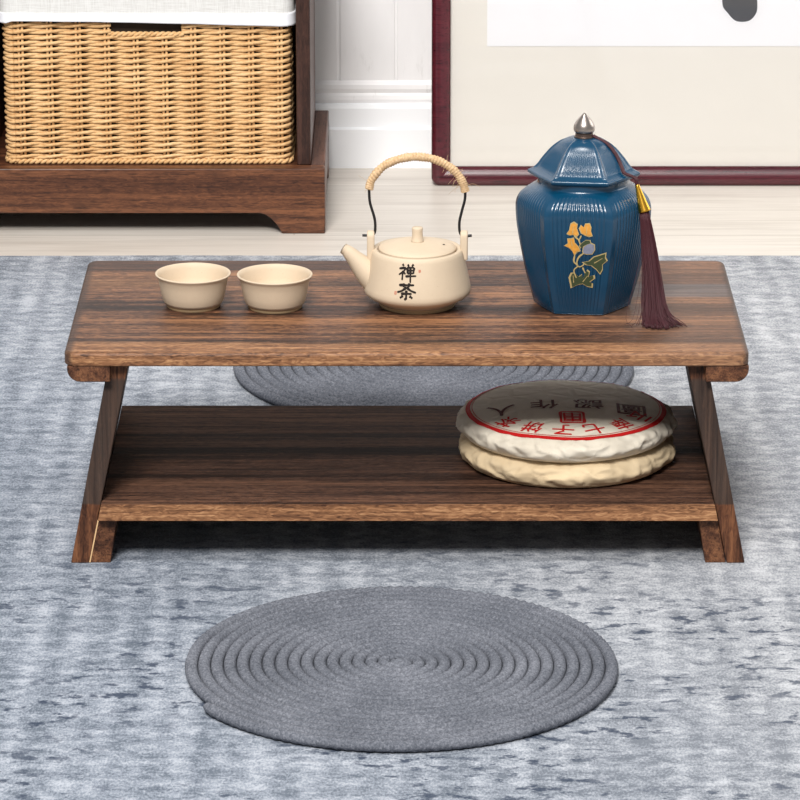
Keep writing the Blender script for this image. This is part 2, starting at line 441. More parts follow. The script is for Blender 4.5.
# spout: a tapered hollow tube leaving the left wall
bm = bmesh.new()
ctr = spline([(-.034, -.002, .0200), (-.0445, -.0025, .0300), (-.0545, -.003, .0415), (-.0630, -.0035, .0505), (-.0672, -.0037, .0537)], 22)
rads = [lerp([(0, .0150), (.3, .0115), (.6, .0073), (.85, .0052), (1, .0050)], i / 21) for i in range(22)]
tube(bm, ctr, rads, 24, cap=False)
d = (ctr[-1] - ctr[-2]).normalized()
inner = [ctr[-1] + d * .0002, ctr[-1] - d * .0006, ctr[-3], ctr[-6]]
tube(bm, [inner[0], inner[1], inner[2], inner[3]], [.0046, .0036, .0033, .0030], 24, cap=True)
obj('spout', bm, M_stone, pot, True)
bm = bmesh.new(); lathe(bm, [(0, 0), (.0030, 0), (.0030, .0002), (0, .0002)], 16)
bm.transform(Matrix.Translation(ctr[-1] + d * .0004) @ d.to_track_quat('Z', 'Y').to_matrix().to_4x4())
bm.free()
for s in (-1, 1):
    bm = bmesh.new()
    zz = .0425; prof = []
    for i in range(11):
        a = PI * i / 10; prof.append((.0056 * math.cos(a), .0640 + .0056 * math.sin(a)))
    prof += [(-.0060, zz), (.0060, zz)]
    prism(bm, prof, 'X', s * .0424 - .0034, s * .0424 + .0034)
    o = obj('lug', bm, M_stone, pot, 'auto')
    md = o.modifiers.new('b', 'BEVEL'); md.width = .0014; md.segments = 3; md.limit_method = 'ANGLE'; md.angle_limit = .9
M_wire = plain('black_iron_wire', srgb(34, 32, 32), .45, .5, .3, bump=0)
wl = [(362.5, 233.5), (370, 233.3), (374.6, 231), (375.3, 222), (374.0, 214), (370.2, 201), (369.3, 190), (369.4, 184), (374, 174.5), (382, 166), (394, 159.5), (408, 156), (420, 155.6), (434, 158), (447, 164), (457, 172.5), (462.5, 182), (464.6, 189), (464.4, 198), (461.6, 209), (459.2, 220), (459.6, 230), (463, 234), (471.5, 233.6)]
bm = bmesh.new()
wp = [Vector((*[pp(x, y)[0]], .0, pp(x, y)[1])) for x, y in wl]
tube(bm, spline([(v.x, v.y, v.z) for v in wp], 140), .00125, 8)
handle = tag(obj('bail_handle', bm, M_wire, pot, True), 'black wire bail handle')
k = NT('natural_hemp_cord', .85, .15)
f = k.noise(k.mapv((500, 500, 500)), 1, 3, .6)
k.color(k.ramp(f, [(.3, srgb(182, 148, 110)), (.6, srgb(212, 182, 144)), (.8, srgb(228, 204, 170))])); k.bump(f, .5, .0006)
M_hemp = k.m
bm = bmesh.new()
arc = spline([(pp(x, y)[0], 0, pp(x, y)[1]) for x, y in [(369.2, 187.5), (372, 178), (382, 166), (394, 159.5), (408, 156), (420, 155.6), (434, 158), (447, 164), (457, 172.5), (462.5, 182), (465, 190)]], 250)
tube(bm, arc, .0037, 14, mod=lambda i, a: 1 + .09 * math.sin(2 * PI * i / 5.3 + a) + .05 * math.sin(i * .21) + (.05 if 110 < i < 118 else 0))
for q in range(46):     # loose fibres
    i = random.choice([random.randint(160, 235), random.randint(160, 235), random.randint(0, 249)])
    p = arc[i]; dr = Vector((random.uniform(-1, 1), random.uniform(-1, 1), random.uniform(-.8, 1))).normalized()
    l = random.uniform(.004, .011)
    bend = Vector((random.uniform(-1, 1), random.uniform(-1, 1), random.uniform(-1, .4))) * l * .4
    tube(bm, spline([p + dr * .003, p + dr * (.003 + l * .6), p + dr * (.003 + l) + bend], 6), .00012, 4)
tag(obj('cord_wrapping', bm, M_hemp, handle, True), 'pale hemp cord wound round the handle')

# brush lettering on the wall of the pot
outer = [(z, r) for r, z in body_prof[1:12]]
def stroke(bm, pts, w, place, off, mi=0):
    """brush stroke: rounded ribbon with its own thickness mapped by place(u, v, offset)"""
    P = [Vector((x, y, 0)) for x, y in pts]
    n = max(8, 6 * len(P)); Q = spline(P, n) if len(P) > 2 else [P[0].lerp(P[1], i / (n - 1)) for i in range(n)]
    lo = []; hi = []
    for i, q in enumerate(Q):
        t = (Q[min(i + 1, n - 1)] - Q[max(i - 1, 0)]).normalized(); s = Vector((-t.y, t.x, 0))
        e = i / (n - 1)
        ww = w * (.5 + .5 * min(1, 6 * e, 5 * (1 - e)) ** .5) * (1.0 + .25 * math.cos(e * 5))
        lo.append(q - s * ww / 2); hi.append(q + s * ww / 2)
    vt = [[bm.verts.new(place(v.x, v.y, off)) for v in R] for R in (lo, hi)]
    for i in range(n - 1):
        f_ = bm.faces.new((vt[0][i], vt[0][i + 1], vt[1][i + 1], vt[1][i])); f_.material_index = mi
CH = [[(.20, 1.0), (.31, .90)], [(.02, .72), (.40, .78), (.30, .58), (.02, .34)], [(.25, .60), (.24, .02)], [(.30, .52), (.42, .40)]], \
     [[(.54, 1.0), (.62, .88)], [(.90, 1.02), (.79, .88)], [(.50, .80), (.54, .44)], [(.50, .80), (.93, .82)], [(.94, .82), (.89, .44)], [(.54, .63), (.90, .64)], [(.54, .46), (.89, .47)], [(.42, .27), (1.06, .31)], [(.72, .80), (.72, -.12)]]
CHAN = CH[0] + CH[1]
CHA = [[(.08, .90), (.95, .93)], [(.34, 1.02), (.36, .78)], [(.68, 1.04), (.64, .80)], [(.52, .80), (.30, .58), (.0, .44)], [(.52, .80), (.74, .60), (1.05, .46)], [(.22, .38), (.82, .40)], [(.52, .60), (.52, .02)], [(.52, .02), (.42, .10)], [(.34, .26), (.18, .10)], [(.70, .26), (.86, .12)]]
def pot_place(u, v, off):
    z = v
    r = lerp(outer, z) + off
    a = -PI / 2 + u / .046
    return (r * math.cos(a), r * math.sin(a), z)
bm = bmesh.new()
for G, z0, w in ((CHAN, .0345, .0020), (CHA, .0174, .0023)):
    for s_ in G:
        stroke(bm, [(x * .0160 - .0182, z0 + y * .0145) for x, y in s_], w, pot_place, .00025)
tag(obj('brush_lettering', bm, M_ink, pot), 'black brush-written characters')
for (u0, z0, w, h) in ((.0012, .0422, .0017, .0028), (-.0205, .0218, .0016, .0036)):
    bm = bmesh.new()
    for q in range(3):
        stroke(bm, [(u0, z0 + h * q / 3), (u0 + w, z0 + h * q / 3 + .0002)], .0006, pot_place, .00025)
    stroke(bm, [(u0, z0), (u0, z0 + h * .8)], .0004, pot_place, .00025)
    stroke(bm, [(u0 + w, z0), (u0 + w, z0 + h * .8)], .0004, pot_place, .00025)
    tag(obj('seal_mark', bm, M_redink, pot), 'tiny faded red seal mark')

# ------------------------------------------------------------------ blue jar
k = NT('deep_blue_glaze', .25, .5)
f = k.noise(k.mapv((25, 25, 25)), 1, 3, .6)
k.color(k.mix(f, srgb(2, 50, 76), srgb(5, 66, 97)))
k.b.inputs['Coat Weight'].default_value = .2; k.b.inputs['Coat Roughness'].default_value = .18
k.bump(k.noise(k.mapv((160, 160, 160)), 1, 2, .5), .06, .0006)
M_blue = k.m
A0 = math.radians(-127)
def hexr(th, R, kk):
    t = (th - A0) % (PI / 3) - PI / 6
    return R * ((1 - kk) * math.cos(PI / 6) / math.cos(t) + kk)
def rib(th, amp, n=13):
    t = ((th - A0) % (PI / 3)) / (PI / 3)
    if t < .07 or t > .93: return 0
    e = min(1, (t - .07) / .04, (.93 - t) / .04)
    return amp * e * (abs(math.cos(PI * n * (t - .07) / .86)) - .6)
jar_R = [(0, .0428), (.0012, .0440), (.004, .0449), (.03, .0520), (.052, .0566), (.070, .0599), (.084, .0614), (.0945, .0615), (.1015, .0593), (.1065, .0550), (.1105, .0492), (.1135, .0440), (.1158, .0418), (.1215, .0412)]
jar_K = [(0, .12), (.004, .16), (.06, .24), (.09, .34), (.104, .55), (.114, .9), (.12, 1)]
jar_A = [(0, 0), (.004, 0), (.012, .0012), (.098, .0012), (.109, .0003), (.113, 0), (.12, 0)]
JAR = Vector((.1592, .006, H))
jar = empty('lidded_jar', JAR)
tag(jar, 'glossy deep blue hexagonal lidded jar with ribbed sides and flower motif', 'jar')
def hexlathe(bm, zs, fR, fK, fA, seg=624, close=True, n=13):
    rings = []
    for z in zs:
        R, kk, am = fR(z), fK(z), fA(z)
        ring = []
        for i in range(seg):
            th = A0 + 2 * PI * i / seg
            r = hexr(th, R, kk) + rib(th, am, n)
            ring.append(bm.verts.new((r * math.cos(th), r * math.sin(th), z)))
        rings.append(ring)
    for A, B in zip(rings, rings[1:]):
        for i in range(seg):
            j = (i + 1) % seg; bm.faces.new((A[i], A[j], B[j], B[i]))
    if close: bm.faces.new(rings[0][::-1]); bm.faces.new(rings[-1])
sp_R = spline([(z, r, 0) for z, r in jar_R], 60)
jr = [(v.x, v.y) for v in sp_R]
bm = bmesh.new()
hexlathe(bm, [z for z, r in jr], lambda z: lerp(jr, z), lambda z: lerp(jar_K, z), lambda z: lerp(jar_A, z))
obj('jar_body', bm, M_blue, jar, True)
# lid: flared hexagonal rim rising through an ogee to a domed top
lid_pts = [(.0405, .1190), (.0440, .1196), (.0492, .1216), (.0508, .1232), (.0510, .1246), (.0503, .1256), (.0470, .1268), (.0436, .1287), (.0404, .1322), (.0378, .1360), (.0345, .1402), (.0286, .1469), (.0213, .1527), (.0138, .1558), (.0085, .1566), (.002, .1566)]
lp = spline([(r, z, 0) for r, z in lid_pts], 64)
bm = bmesh.new()
rings = []
seg = 624
for v in lp:
    R, z = max(v.x, .001), v.y
    kk = lerp([(.119, .25), (.1216, .08), (.128, .08), (.15, .16), (.156, .9)], z)
    am = lerp([(.1, 0), (.1285, 0), (.131, .0007), (.142, .0006), (.149, .0001), (.152, 0)], z)
    ring = []
    for i in range(seg):
        th = A0 + 2 * PI * i / seg
        r = hexr(th, R, kk) + rib(th, am, 15) * R / .04
        t = ((th - A0) % (PI / 3)) / (PI / 3); t = min(t, 1 - t)
        if .1275 < z < .155: r += .0009 * math.exp(-(t / .045) ** 2)     # raised seams on the six corners
        ring.append(bm.verts.new((r * math.cos(th), r * math.sin(th), z)))
    rings.append(ring)
for A, B in zip(rings, rings[1:]):
    for i in range(seg):
        j = (i + 1) % seg; bm.faces.new((A[i], A[j], B[j], B[i]))
bm.faces.new(rings[0][::-1]); bm.faces.new(rings[-1])
jlid = obj('jar_lid', bm, M_blue, jar, True)
M_silver = plain('brushed_silver', srgb(178, 168, 160), .3, .5, 1.0, 30, .05, .05)
M_collar = plain('aged_metal_collar', srgb(104, 88, 80), .4, .5, .9, 30, .1, 0)
bm = bmesh.new()
lathe(bm, smooth_prof([(.0074, .1604), (.0092, .1622), (.0097, .1648), (.0089, .1686), (.0064, .1726), (.0036, .1758), (.0014, .1782), (0, .1792)], 30), 40)
fin = tag(obj('finial', bm, M_silver, jlid, True), 'silver teardrop finial')
bm = bmesh.new(); lathe(bm, [(0, .1558), (.0090, .1558), (.0092, .1574), (.0080, .1584), (.0080, .1606), (0, .1608)], 32)
tag(obj('collar', bm, M_collar, jlid, 'auto'), 'dark metal collar under the finial')

# flower motif on the front face
M_gold = plain('gold_outline', srgb(206, 186, 130), .4, .5, .4, bump=0)
M_petal = plain('orange_yellow_enamel', srgb(214, 150, 62), .4, .5, 0, 260, .5, 0)
M_leaf = plain('dark_green_enamel', srgb(58, 70, 46), .4, .5, 0, 200, .25, 0)
M_bud = plain('dusty_blue_enamel', srgb(128, 132, 150), .4, .5, 0, 300, .3, 0)
def jar_place(px, py, off):
    u = (px - 576.8) / 1108
    z = (315 - py) * .00094
    for _ in range(3):
        a = hexr(math.radians(-97), lerp(jr, z), lerp(jar_K, z)); z = (315 - py) * .00094 + (a - .0385) * .29
    th = math.radians(-97) + math.atan2(u, a)
    r = hexr(th, lerp(jr, z), lerp(jar_K, z)) + .0005 + off
    return (r * math.cos(th), r * math.sin(th), z)
def blob(bm, pts, mi, grow=1.0, off=0.0):
    cx = sum(p[0] for p in pts) / len(pts); cy = sum(p[1] for p in pts) / len(pts)
    vs = [bm.verts.new(jar_place(cx + (x - cx) * grow, cy + (y - cy) * grow, off)) for x, y in pts]
    c0 = bm.verts.new(jar_place(cx, cy, off))
    for i in range(len(vs)):
        f_ = bm.faces.new((vs[i], vs[(i + 1) % len(vs)], c0)); f_.material_index = mi
def q(x, y): return (540 + x / 8, 210 + y / 8)
shapes = [
    ([(205, 195), (225, 165), (235, 115), (262, 100), (290, 118), (285, 150), (300, 195), (285, 212), (255, 200), (228, 205)], 1),
    ([(303, 150), (318, 122), (340, 140), (350, 112), (385, 108), (398, 140), (395, 170), (408, 205), (380, 212), (345, 200), (318, 185)], 1),
    ([(185, 290), (215, 270), (210, 235), (240, 232), (262, 225), (268, 262), (300, 295), (312, 325), (285, 335), (265, 362), (250, 330), (225, 305)], 1),
    ([(322, 265), (355, 240), (390, 240), (395, 262), (350, 280), (315, 305), (305, 285)], 2),
    ([(330, 330), (335, 295), (360, 275), (395, 262), (425, 275), (428, 315), (405, 350), (365, 352), (335, 345)], 3),
    ([(330, 415), (380, 405), (420, 370), (470, 355), (520, 340), (515, 375), (530, 400), (490, 430), (490, 470), (470, 505), (440, 470), (400, 440), (360, 435)], 2),
    ([(225, 540), (240, 505), (262, 500), (280, 530), (282, 570), (300, 530), (325, 510), (330, 545), (365, 475), (385, 490), (375, 530), (420, 515), (425, 540), (385, 570), (408, 580), (405, 612), (365, 605), (330, 585), (295, 592), (240, 620), (235, 590)], 2)]
bm = bmesh.new()
for pts, mi in shapes:
    P = [q(*p) for p in pts]
    blob(bm, P, 0, 1.07, 0.0); blob(bm, P, mi, .92, .00025)
for st in ([(262, 205), (300, 235), (320, 205)], [(268, 360), (262, 410), (290, 445), (262, 480), (280, 540)], [(335, 345), (300, 375), (285, 420), (300, 450), (330, 440), (345, 420)], [(300, 235), (312, 275)], [(330, 455), (350, 500)]):
    P = spline([(*q(*p), 0) for p in st], 14)
    def pl(u, v, off): return jar_place(u, v, off)
    stroke(bm, [(p.x, p.y) for p in P], 1.5, pl, .0003, 0)
for a, b in (((252, 190), (258, 130)), ((360, 190), (362, 130)), ((250, 290), (240, 245)), ((420, 420), (490, 380)), ((330, 570), (370, 520)), ((260, 580), (255, 520))):
    stroke(bm, [q(*a), q(*b)], .7, jar_place, .0005, 0)
tag(obj('flower_motif', bm, [M_gold, M_petal, M_leaf, M_bud], jar), 'raised orange blossoms and dark leaves outlined in gold')

# ------------------------------------------------------------------ tassel hanging from the lid
tas = empty('tassel', (.2130, -.026, H))
tag(tas, 'dark maroon tassel with a gold cap hanging from the blue jar lid', 'tassel')
TO = Vector(tas.location)
M_maroon = plain('maroon_silk_thread', srgb(64, 28, 34), .5, .3, 0, 500, .6, .3)
M_brass = plain('polished_gold_cap', srgb(222, 170, 62), .25, .5, 1.0, 20, .05, 0)
W = lambda p: Vector(p) - TO
cone_top = Vector((.2060, -.0238, .3195)); cone_bot = Vector((.2128, -.0285, .2965))
bm = bmesh.new()
cc = JAR
def onlid(ang, z, off=.0016):
    tab = sorted([(v.y, v.x) for v in lp[14:]])
    R = lerp(tab, z); th = math.radians(ang)
    r = hexr(th, R, .12) + off
    return Vector((cc.x + r * math.cos(th), cc.y + r * math.sin(th), H + z))
path = [Vector((cc.x + .0078, cc.y - .0030, H + .1588)), onlid(-20, .1562, .0022), onlid(-21, .1525, .0020), onlid(-23, .1450, .0020), onlid(-26, .1380, .0022), onlid(-29, .1325, .0028), onlid(-32, .1285, .0036), Vector((.2045, -.0225, .3255)), cone_top]
for dx in (-.0006, .0006):
    tube(bm, [W(p + Vector((dx, dx, 0))) for p in spline(path, 60)], .00105, 8, mod=lambda i, a: 1 + .15 * math.sin(i * 1.6 + a * 2))
obj('cord', bm, M_maroon, tas, True)
bm = bmesh.new()
ax = (cone_bot - cone_top).normalized()
lathe(bm, [(0, -.0003), (.0019, -.0003), (.0021, .0008), (.0023, .003), (.0035, .010), (.0047, .018), (.0056, .0236), (.0058, .0248), (.0050, .0250), (.0044, .0244), (0, .0240)], 28)
bm.transform(Matrix.Translation(W(cone_top)) @ ax.to_track_quat('Z', 'Y').to_matrix().to_4x4())
tag(obj('tassel_cap', bm, M_brass, tas, True), 'gold conical cap')
bm = bmesh.new()
for i in range(300):
    a = random.uniform(0, 2 * PI); rr = math.sqrt(random.random())
    ca, sa = math.cos(a) * rr, math.sin(a) * rr
    p0 = cone_bot - ax * .002 + Vector((ca * .0040, sa * .0040, 0))
    p1 = Vector((.2166 + ca * .0068, -.0345 + sa * .0055, .268))
    p2 = Vector((.2198 + ca * .0095, -.0455 + sa * .008, .236))
    p3 = Vector((.2218 + ca * .0125, -.0590 + sa * .009, .2125 + .002 * sa))
    w = random.uniform(-.003, .003) + (random.uniform(-.006, .006) if i % 4 == 0 else 0)
    zt = .2006 + .0018 * random.random()
    p4 = Vector((.2250 + ca * .0165 + w + .005 * max(0, ca), -.0715 + sa * .010 + .004 * abs(ca), zt))
    if i < 5:   # a few stray threads on the left
        p2 += Vector((-.009, -.004, 0)); p3 += Vector((-.016, 0, -.004)); p4 += Vector((-.014 - .003 * i, .003 * i, -.0005))
    if 5 <= i < 10:
        p3 += Vector((.004, 0, 0)); p4 += Vector((.008, .002, 0))
    p4.z = max(p4.z, .2006)
    tube(bm, [W(p) for p in spline([p0, p1, p2, p3, p4], 14)], .00036 if i > 9 else .0002, 4)
obj('fringe', bm, M_maroon, tas, True)

# ------------------------------------------------------------------ tea cakes
k = NT('cream_wrapping_paper', .75, .25)
f = k.noise(k.mapv((18, 18, 30)), 1, 4, .6); f3 = k.noise(k.mapv((300, 300, 300)), 1, 3, .6)
c = k.mix(f, srgb(216, 204, 184), srgb(234, 226, 210)); c = k.mix(k.math('MULTIPLY', k.ss(f3, .6, .75), .2), c, srgb(170, 150, 124))
k.color(c)
cr = k.n('ShaderNodeTexVoronoi'); cr.feature = 'DISTANCE_TO_EDGE'; k.L(k.mapv((46, 46, 70)), cr.inputs['Vector']); cr.inputs['Scale'].default_value = 1
k.bump(k.math('ADD', k.math('MULTIPLY', k.ss(cr.outputs['Distance'], 0, .22), .6), f), .55, .0022)
M_paper = k.m
M_paper2 = plain('tan_wrapping_paper', srgb(212, 188, 150), .8, .2, nscale=20, var=.1, bump=.4, bdist=.001)
k2 = NT('tan_wrapping_paper_creased', .78, .22)
f = k2.noise(k2.mapv((18, 18, 30)), 1, 4, .6)
k2.color(k2.mix(f, srgb(200, 176, 140), srgb(224, 204, 170)))
cr = k2.n('ShaderNodeTexVoronoi'); cr.feature = 'DISTANCE_TO_EDGE'; k2.L(k2.mapv((40, 40, 70)), cr.inputs['Vector']); cr.inputs['Scale'].default_value = 1
k2.bump(k2.math('ADD', k2.math('MULTIPLY', k2.ss(cr.outputs['Distance'], 0, .22), .6), f), .55, .0022)
M_paper2 = k2.m
M_red = plain('red_label_ink', srgb(196, 30, 30), .7, .2, nscale=300, var=.12, bump=0)
M_darkred = plain('dark_label_ink', srgb(96, 36, 34), .7, .2, nscale=300, var=.12, bump=0)
cake_prof = [(0, .0075), (.04, .0065), (.07, .003), (.082, .0002), (.089, .0008), (.0945, .0045), (.0975, .0095), (.0978, .0130), (.0962, .0170), (.0925, .0203), (.0870, .0228), (.075, .0256), (.055, .0282), (.030, .0300), (0, .0306)]
cp = smooth_prof(cake_prof, 46)
cake_top = sorted([(r * 1.018, z) for r, z in cp if z > .0125])
def cake_dz(x, y, z, seed):
    r = math.hypot(x, y)
    edge = min(1, max(0, (r - .088) / .009))
    th = math.atan2(y, x)
    pl = 1 - abs(mnoise.noise((math.cos(th) * 7 + z * 30, math.sin(th) * 7, z * 60 + seed)))
    w = .0016 * edge * (pl ** 3 - .5) + .0011 * edge * mnoise.noise((math.cos(th) * 5, math.sin(th) * 5, z * 130 + seed)) + .0010 * edge * mnoise.noise((x * 95, y * 95, z * 160 + seed)) 
    return w + .0012 * mnoise.noise((x * 22, y * 22, seed))
def cake_mesh(seed, flat_top=False):
    bm = bmesh.new(); lathe(bm, [(r_ * 1.018, z_) for r_, z_ in cp], 260)
    for v in bm.verts:
        d = cake_dz(v.co.x, v.co.y, v.co.z, seed)
        r = math.hypot(v.co.x, v.co.y)
        if r > 1e-5 and v.co.z > .002:
            e = min(1, max(0, (r - .090) / .008))
            v.co.x += v.co.x / r * d * 1.6 * e; v.co.y += v.co.y / r * d * 1.6 * e
            v.co.z += d * (1 - .6 * e) * min(1, (v.co.z - .002) / .01)
    return bm
CX, CY = .1450, -.0115
lowc = empty('tea_cake', (CX + .0006, CY - .0005, .058))
tag(lowc, 'round tan paper-wrapped tea cake on the lower shelf, underneath the labelled one', 'tea cake')
obj('paper_wrapper', cake_mesh(3.3), M_paper2, lowc, True)
upc = empty('tea_cake', (CX, CY, .0820))
tag(upc, 'round cream paper-wrapped tea cake with red ring label, on top of the tan one', 'tea cake')
wrap = obj('paper_wrapper', cake_mesh(8.1), M_paper, upc, True)
def cake_place(x, y, off):
    r = math.hypot(x, y); z = lerp(cake_top, r)
    d = cake_dz(x, y, z, 8.1)
    e = min(1, max(0, (r - .090) / .008))
    return (x, y, z + d * (1 - .6 * e) * min(1, (z - .002) / .01) + off)
bm = bmesh.new()
def ringband(bm, r0, r1, off=.0006, n=240):
    A = [bm.verts.new(cake_place(r0 * math.cos(2 * PI * i / n), r0 * math.sin(2 * PI * i / n), off)) for i in range(n)]
    B = [bm.verts.new(cake_place(r1 * math.cos(2 * PI * i / n), r1 * math.sin(2 * PI * i / n), off)) for i in range(n)]
    for i in range(n): bm.faces.new((A[i], A[(i + 1) % n], B[(i + 1) % n], B[i]))
ringband(bm, .0878, .0898); ringband(bm, .0898, .0920); ringband(bm, .0858, .0864)
tag(obj('label_ring', bm, M_red, wrap), 'printed red double ring')
def glyph(ch):
    c = bpy.data.curves.new('glyph', 'FONT'); c.body = ch; c.align_x = 'CENTER'; c.offset = .012
    o = bpy.data.objects.new('glyph', c); COL.objects.link(o)
    dg = bpy.context.evaluated_depsgraph_get(); dg.update()
    e = o.evaluated_get(dg); me = e.to_mesh()
    vs = [Vector(v.co) for v in me.vertices]; fs = [tuple(p.vertices) for p in me.polygons]
    e.to_mesh_clear(); bpy.data.objects.remove(o); bpy.data.curves.remove(c)
    if not vs: return [], []
    x0 = min(v.x for v in vs); x1 = max(v.x for v in vs); y0 = min(v.y for v in vs); y1 = max(v.y for v in vs)
    s = 1 / max(x1 - x0, y1 - y0, .3)
    return [((v.x - (x0 + x1) / 2) * s, (v.y - (y0 + y1) / 2) * s) for v in vs], fs
def put_glyph(bm, ch, ox, oy, rot, sx, sy, off=.0005):
    vs, fs = glyph(ch)
    nv = []
    for x, y in vs:
        X = x * sx; Y = y * sy
        nv.append(bm.verts.new(cake_place(ox + X * math.cos(rot) - Y * math.sin(rot), oy + X * math.sin(rot) + Y * math.cos(rot), off)))
    for f_ in fs:
        try: bm.faces.new([nv[i] for i in f_])
        except ValueError: pass
bm = bmesh.new()
for ch, ang in zip('茶饼子七南云', (-48, -26, -4, 18, 40, 63)):
    a = math.radians(-90 + ang)
    put_glyph(bm, ch, .0735 * math.cos(a), .0735 * math.sin(a), a - PI / 2, .0200, .0205)
tag(obj('label_lettering', bm, M_red, wrap), 'red printed characters')
bm = bmesh.new()      # square seal
h = .0105
for x0, y0, x1, y1 in ((-h, -h, h, -h), (h, -h, h, h), (h, h, -h, h), (-h, h, -h, -h)):
    stroke(bm, [(x0 + .004, y0 * 1.2 - .046), (x1 + .004, y1 * 1.2 - .046)], .0030, cake_place, .0005)
put_glyph(bm, '中', .004, -.046, PI, .017, .021)
put_glyph(bm, '田', .004, -.046, PI, .017, .019)
tag(obj('label_seal', bm, M_red, wrap), 'square red printed seal')
bm = bmesh.new()
for ch, x, y, s in (('人', -.0600, -.020, .027), ('作', -.0200, -.012, .026), ('認', .0200, -.010, .027), ('圖', .0590, -.018, .028)):
    put_glyph(bm, ch, x, y, PI, s, s)
tag(obj('dark_lettering', bm, M_darkred, wrap), 'dark printed characters on the far half of the label')

# ------------------------------------------------------------------ bench cabinet
def bench_extra(k, col, b, c):
    n_ = k.noise(k.mapv((9, 14, 22), (4, 2, 1)), 1, 4, .65)
    return k.mix(k.math('MULTIPLY', k.ss(n_, .54, .74), .7), col, srgb(38, 22, 17))
M_cab = wood('walnut_stained_bench', 'X', srgb(50, 28, 20), srgb(86, 52, 35), srgb(122, 78, 52), 16, .9, .42, 9.0, bumps=.12, extra=bench_extra)
M_cabv = wood('walnut_stained_panel', 'Z', srgb(48, 30, 24), srgb(74, 48, 39), srgb(104, 70, 56), 14, .7, .42, 5.0, bumps=.12)
M_caby = wood('walnut_stained_side', 'Y', srgb(50, 30, 23), srgb(84, 56, 46), srgb(112, 78, 64), 18, .8, .42, 3.0, bumps=.12)
cab = empty('storage_bench', (-.30, 1.1665, FL))
tag(cab, 'dark brown wooden storage bench with arched plinth, holding the wicker basket', 'cabinet')
CO = Vector((-.30, 1.17, FL))
def cobj(name, bm, m, smooth='auto', bev=.0015):
    bm.transform(Matrix.Translation(-CO)); o = obj(name, bm, m, cab, smooth)
    if bev:
        md = o.modifiers.new('b', 'BEVEL'); md.width = bev; md.segments = 2; md.limit_method = 'ANGLE'; md.angle_limit = .8
    return o
XL, XR, YF, YB, ZT = -.905, -.0940, 1.0252, 1.318, .0698
def arch(a0, a1, foot, top, rad, z0, z1):
    """board outline with a raised arched cutout between two feet"""
    P = [(a0, z0), (a0 + foot, z0)]
    def arc(c0, sgn):
        out = []
        for i in range(9):
            t = i / 8
            # ogee shoulder
            out.append((c0 + sgn * rad * t, z0 + (top - z0) * (math.sin(t * PI / 2) ** .8)))
        return out
    L = arc(a0 + foot, 1); R = arc(a1 - foot, -1)[::-1]
    P += L[1:] + R[:-1] + [(a1 - foot, z0), (a1, z0), (a1, z1), (a0, z1)]
    return P
bm = bmesh.new(); prism(bm, arch(XL, XR, .050, .0165, .027, FL, ZT), 'Y', YF, YF + .018); cobj('plinth_front', bm, M_cab)
for x0, x1 in ((XR - .017, XR - .0002), (XL + .0002, XL + .017)):
    bm = bmesh.new(); prism(bm, arch(YF + .0182, YB, .035, .0165, .021, FL, ZT - .0002), 'X', x0, x1); cobj('plinth_side', bm, M_caby)
bm = bmesh.new(); box(bm, (XL + .0172, YF + .0182, ZT - .016), (XR - .0172, YB, ZT - .0004)); cobj('deck', bm, M_cab, bev=0)
for x0, x1 in ((-.1266, -.1104), (-.4990, -.4828), (-.888, -.872)):
    bm = bmesh.new(); box(bm, (x0, YF + .016, ZT), (x1, YB - .004, .3500)); cobj('upright_panel', bm, M_cabv)
bm = bmesh.new(); box(bm, (-.872, YB - .014, ZT), (-.1266, YB - .005, .3500)); cobj('back_panel', bm, M_cabv, bev=0)
bm = bmesh.new(); box(bm, (-.905, YF + .002, .3502), (-.094, YB, .3720)); cobj('bench_top', bm, M_cab)

# ------------------------------------------------------------------ wicker basket
k = NT('honey_wicker', .7, .3)
f = k.noise(k.mapv((22, 22, 40)), 1, 3, .6); f2 = k.noise(k.mapv((260, 260, 420)), 1, 3, .6)
ff = k.math('ADD', k.math('MULTIPLY', f, .5), k.math('MULTIPLY', f2, .5))
k.color(k.ramp(ff, [(.3, srgb(190, 144, 92)), (.5, srgb(216, 174, 122)), (.72, srgb(232, 198, 150))]))
k.bump(f2, .4, .0008)
M_wicker = k.m
M_inner = plain('dark_basket_inside', srgb(64, 54, 46), .9, .1, nscale=80, var=.1, bump=0)  # dark sheet behind the weave, so the handle hole looks dark
BX0, BX1, BY0, BY1 = -.4655, -.1320, 1.0440, 1.295
BC = Vector(((BX0 + BX1) / 2, (BY0 + BY1) / 2, ZT))
bas = empty('wicker_basket', BC)
tag(bas, 'honey-coloured woven wicker basket with a white liner, inside the storage bench', 'basket')
hx, hy, rc = (BX1 - BX0) / 2 - .003, (BY1 - BY0) / 2 - .003, .010
def perim(s):
    """point and outward normal on the rounded rectangle, s in metres from front-left corner going right"""
    segs = [(2 * (hx - rc), (-hx + rc, -hy), (1, 0), (0, -1)), (2 * (hy - rc), (hx, -hy + rc), (0, 1), (1, 0)), (2 * (hx - rc), (hx - rc, hy), (-1, 0), (0, 1)), (2 * (hy - rc), (-hx, hy - rc), (0, -1), (-1, 0))]
    cs = [(hx - rc, -hy + rc, -90), (hx - rc, hy - rc, 0), (-hx + rc, hy - rc, 90), (-hx + rc, -hy + rc, 180)]
    q_ = rc * PI / 2
    for (ln, p, d_, n_), (cx_, cy_, a0) in zip(segs, cs):
        if s < ln: return Vector((p[0] + d_[0] * s, p[1] + d_[1] * s, 0)), Vector((*n_, 0))
        s -= ln
        if s < q_:
            a = math.radians(a0) + s / rc; return Vector((cx_ + rc * math.cos(a), cy_ + rc * math.sin(a), 0)), Vector((math.cos(a), math.sin(a), 0))
        s -= q_
    return perim(0)
PER = 4 * (hx + hy - 2 * rc) + 2 * PI * rc
NST = 34; SP = PER / NST      # stakes round the basket
ROW = .00705; NROW = 34
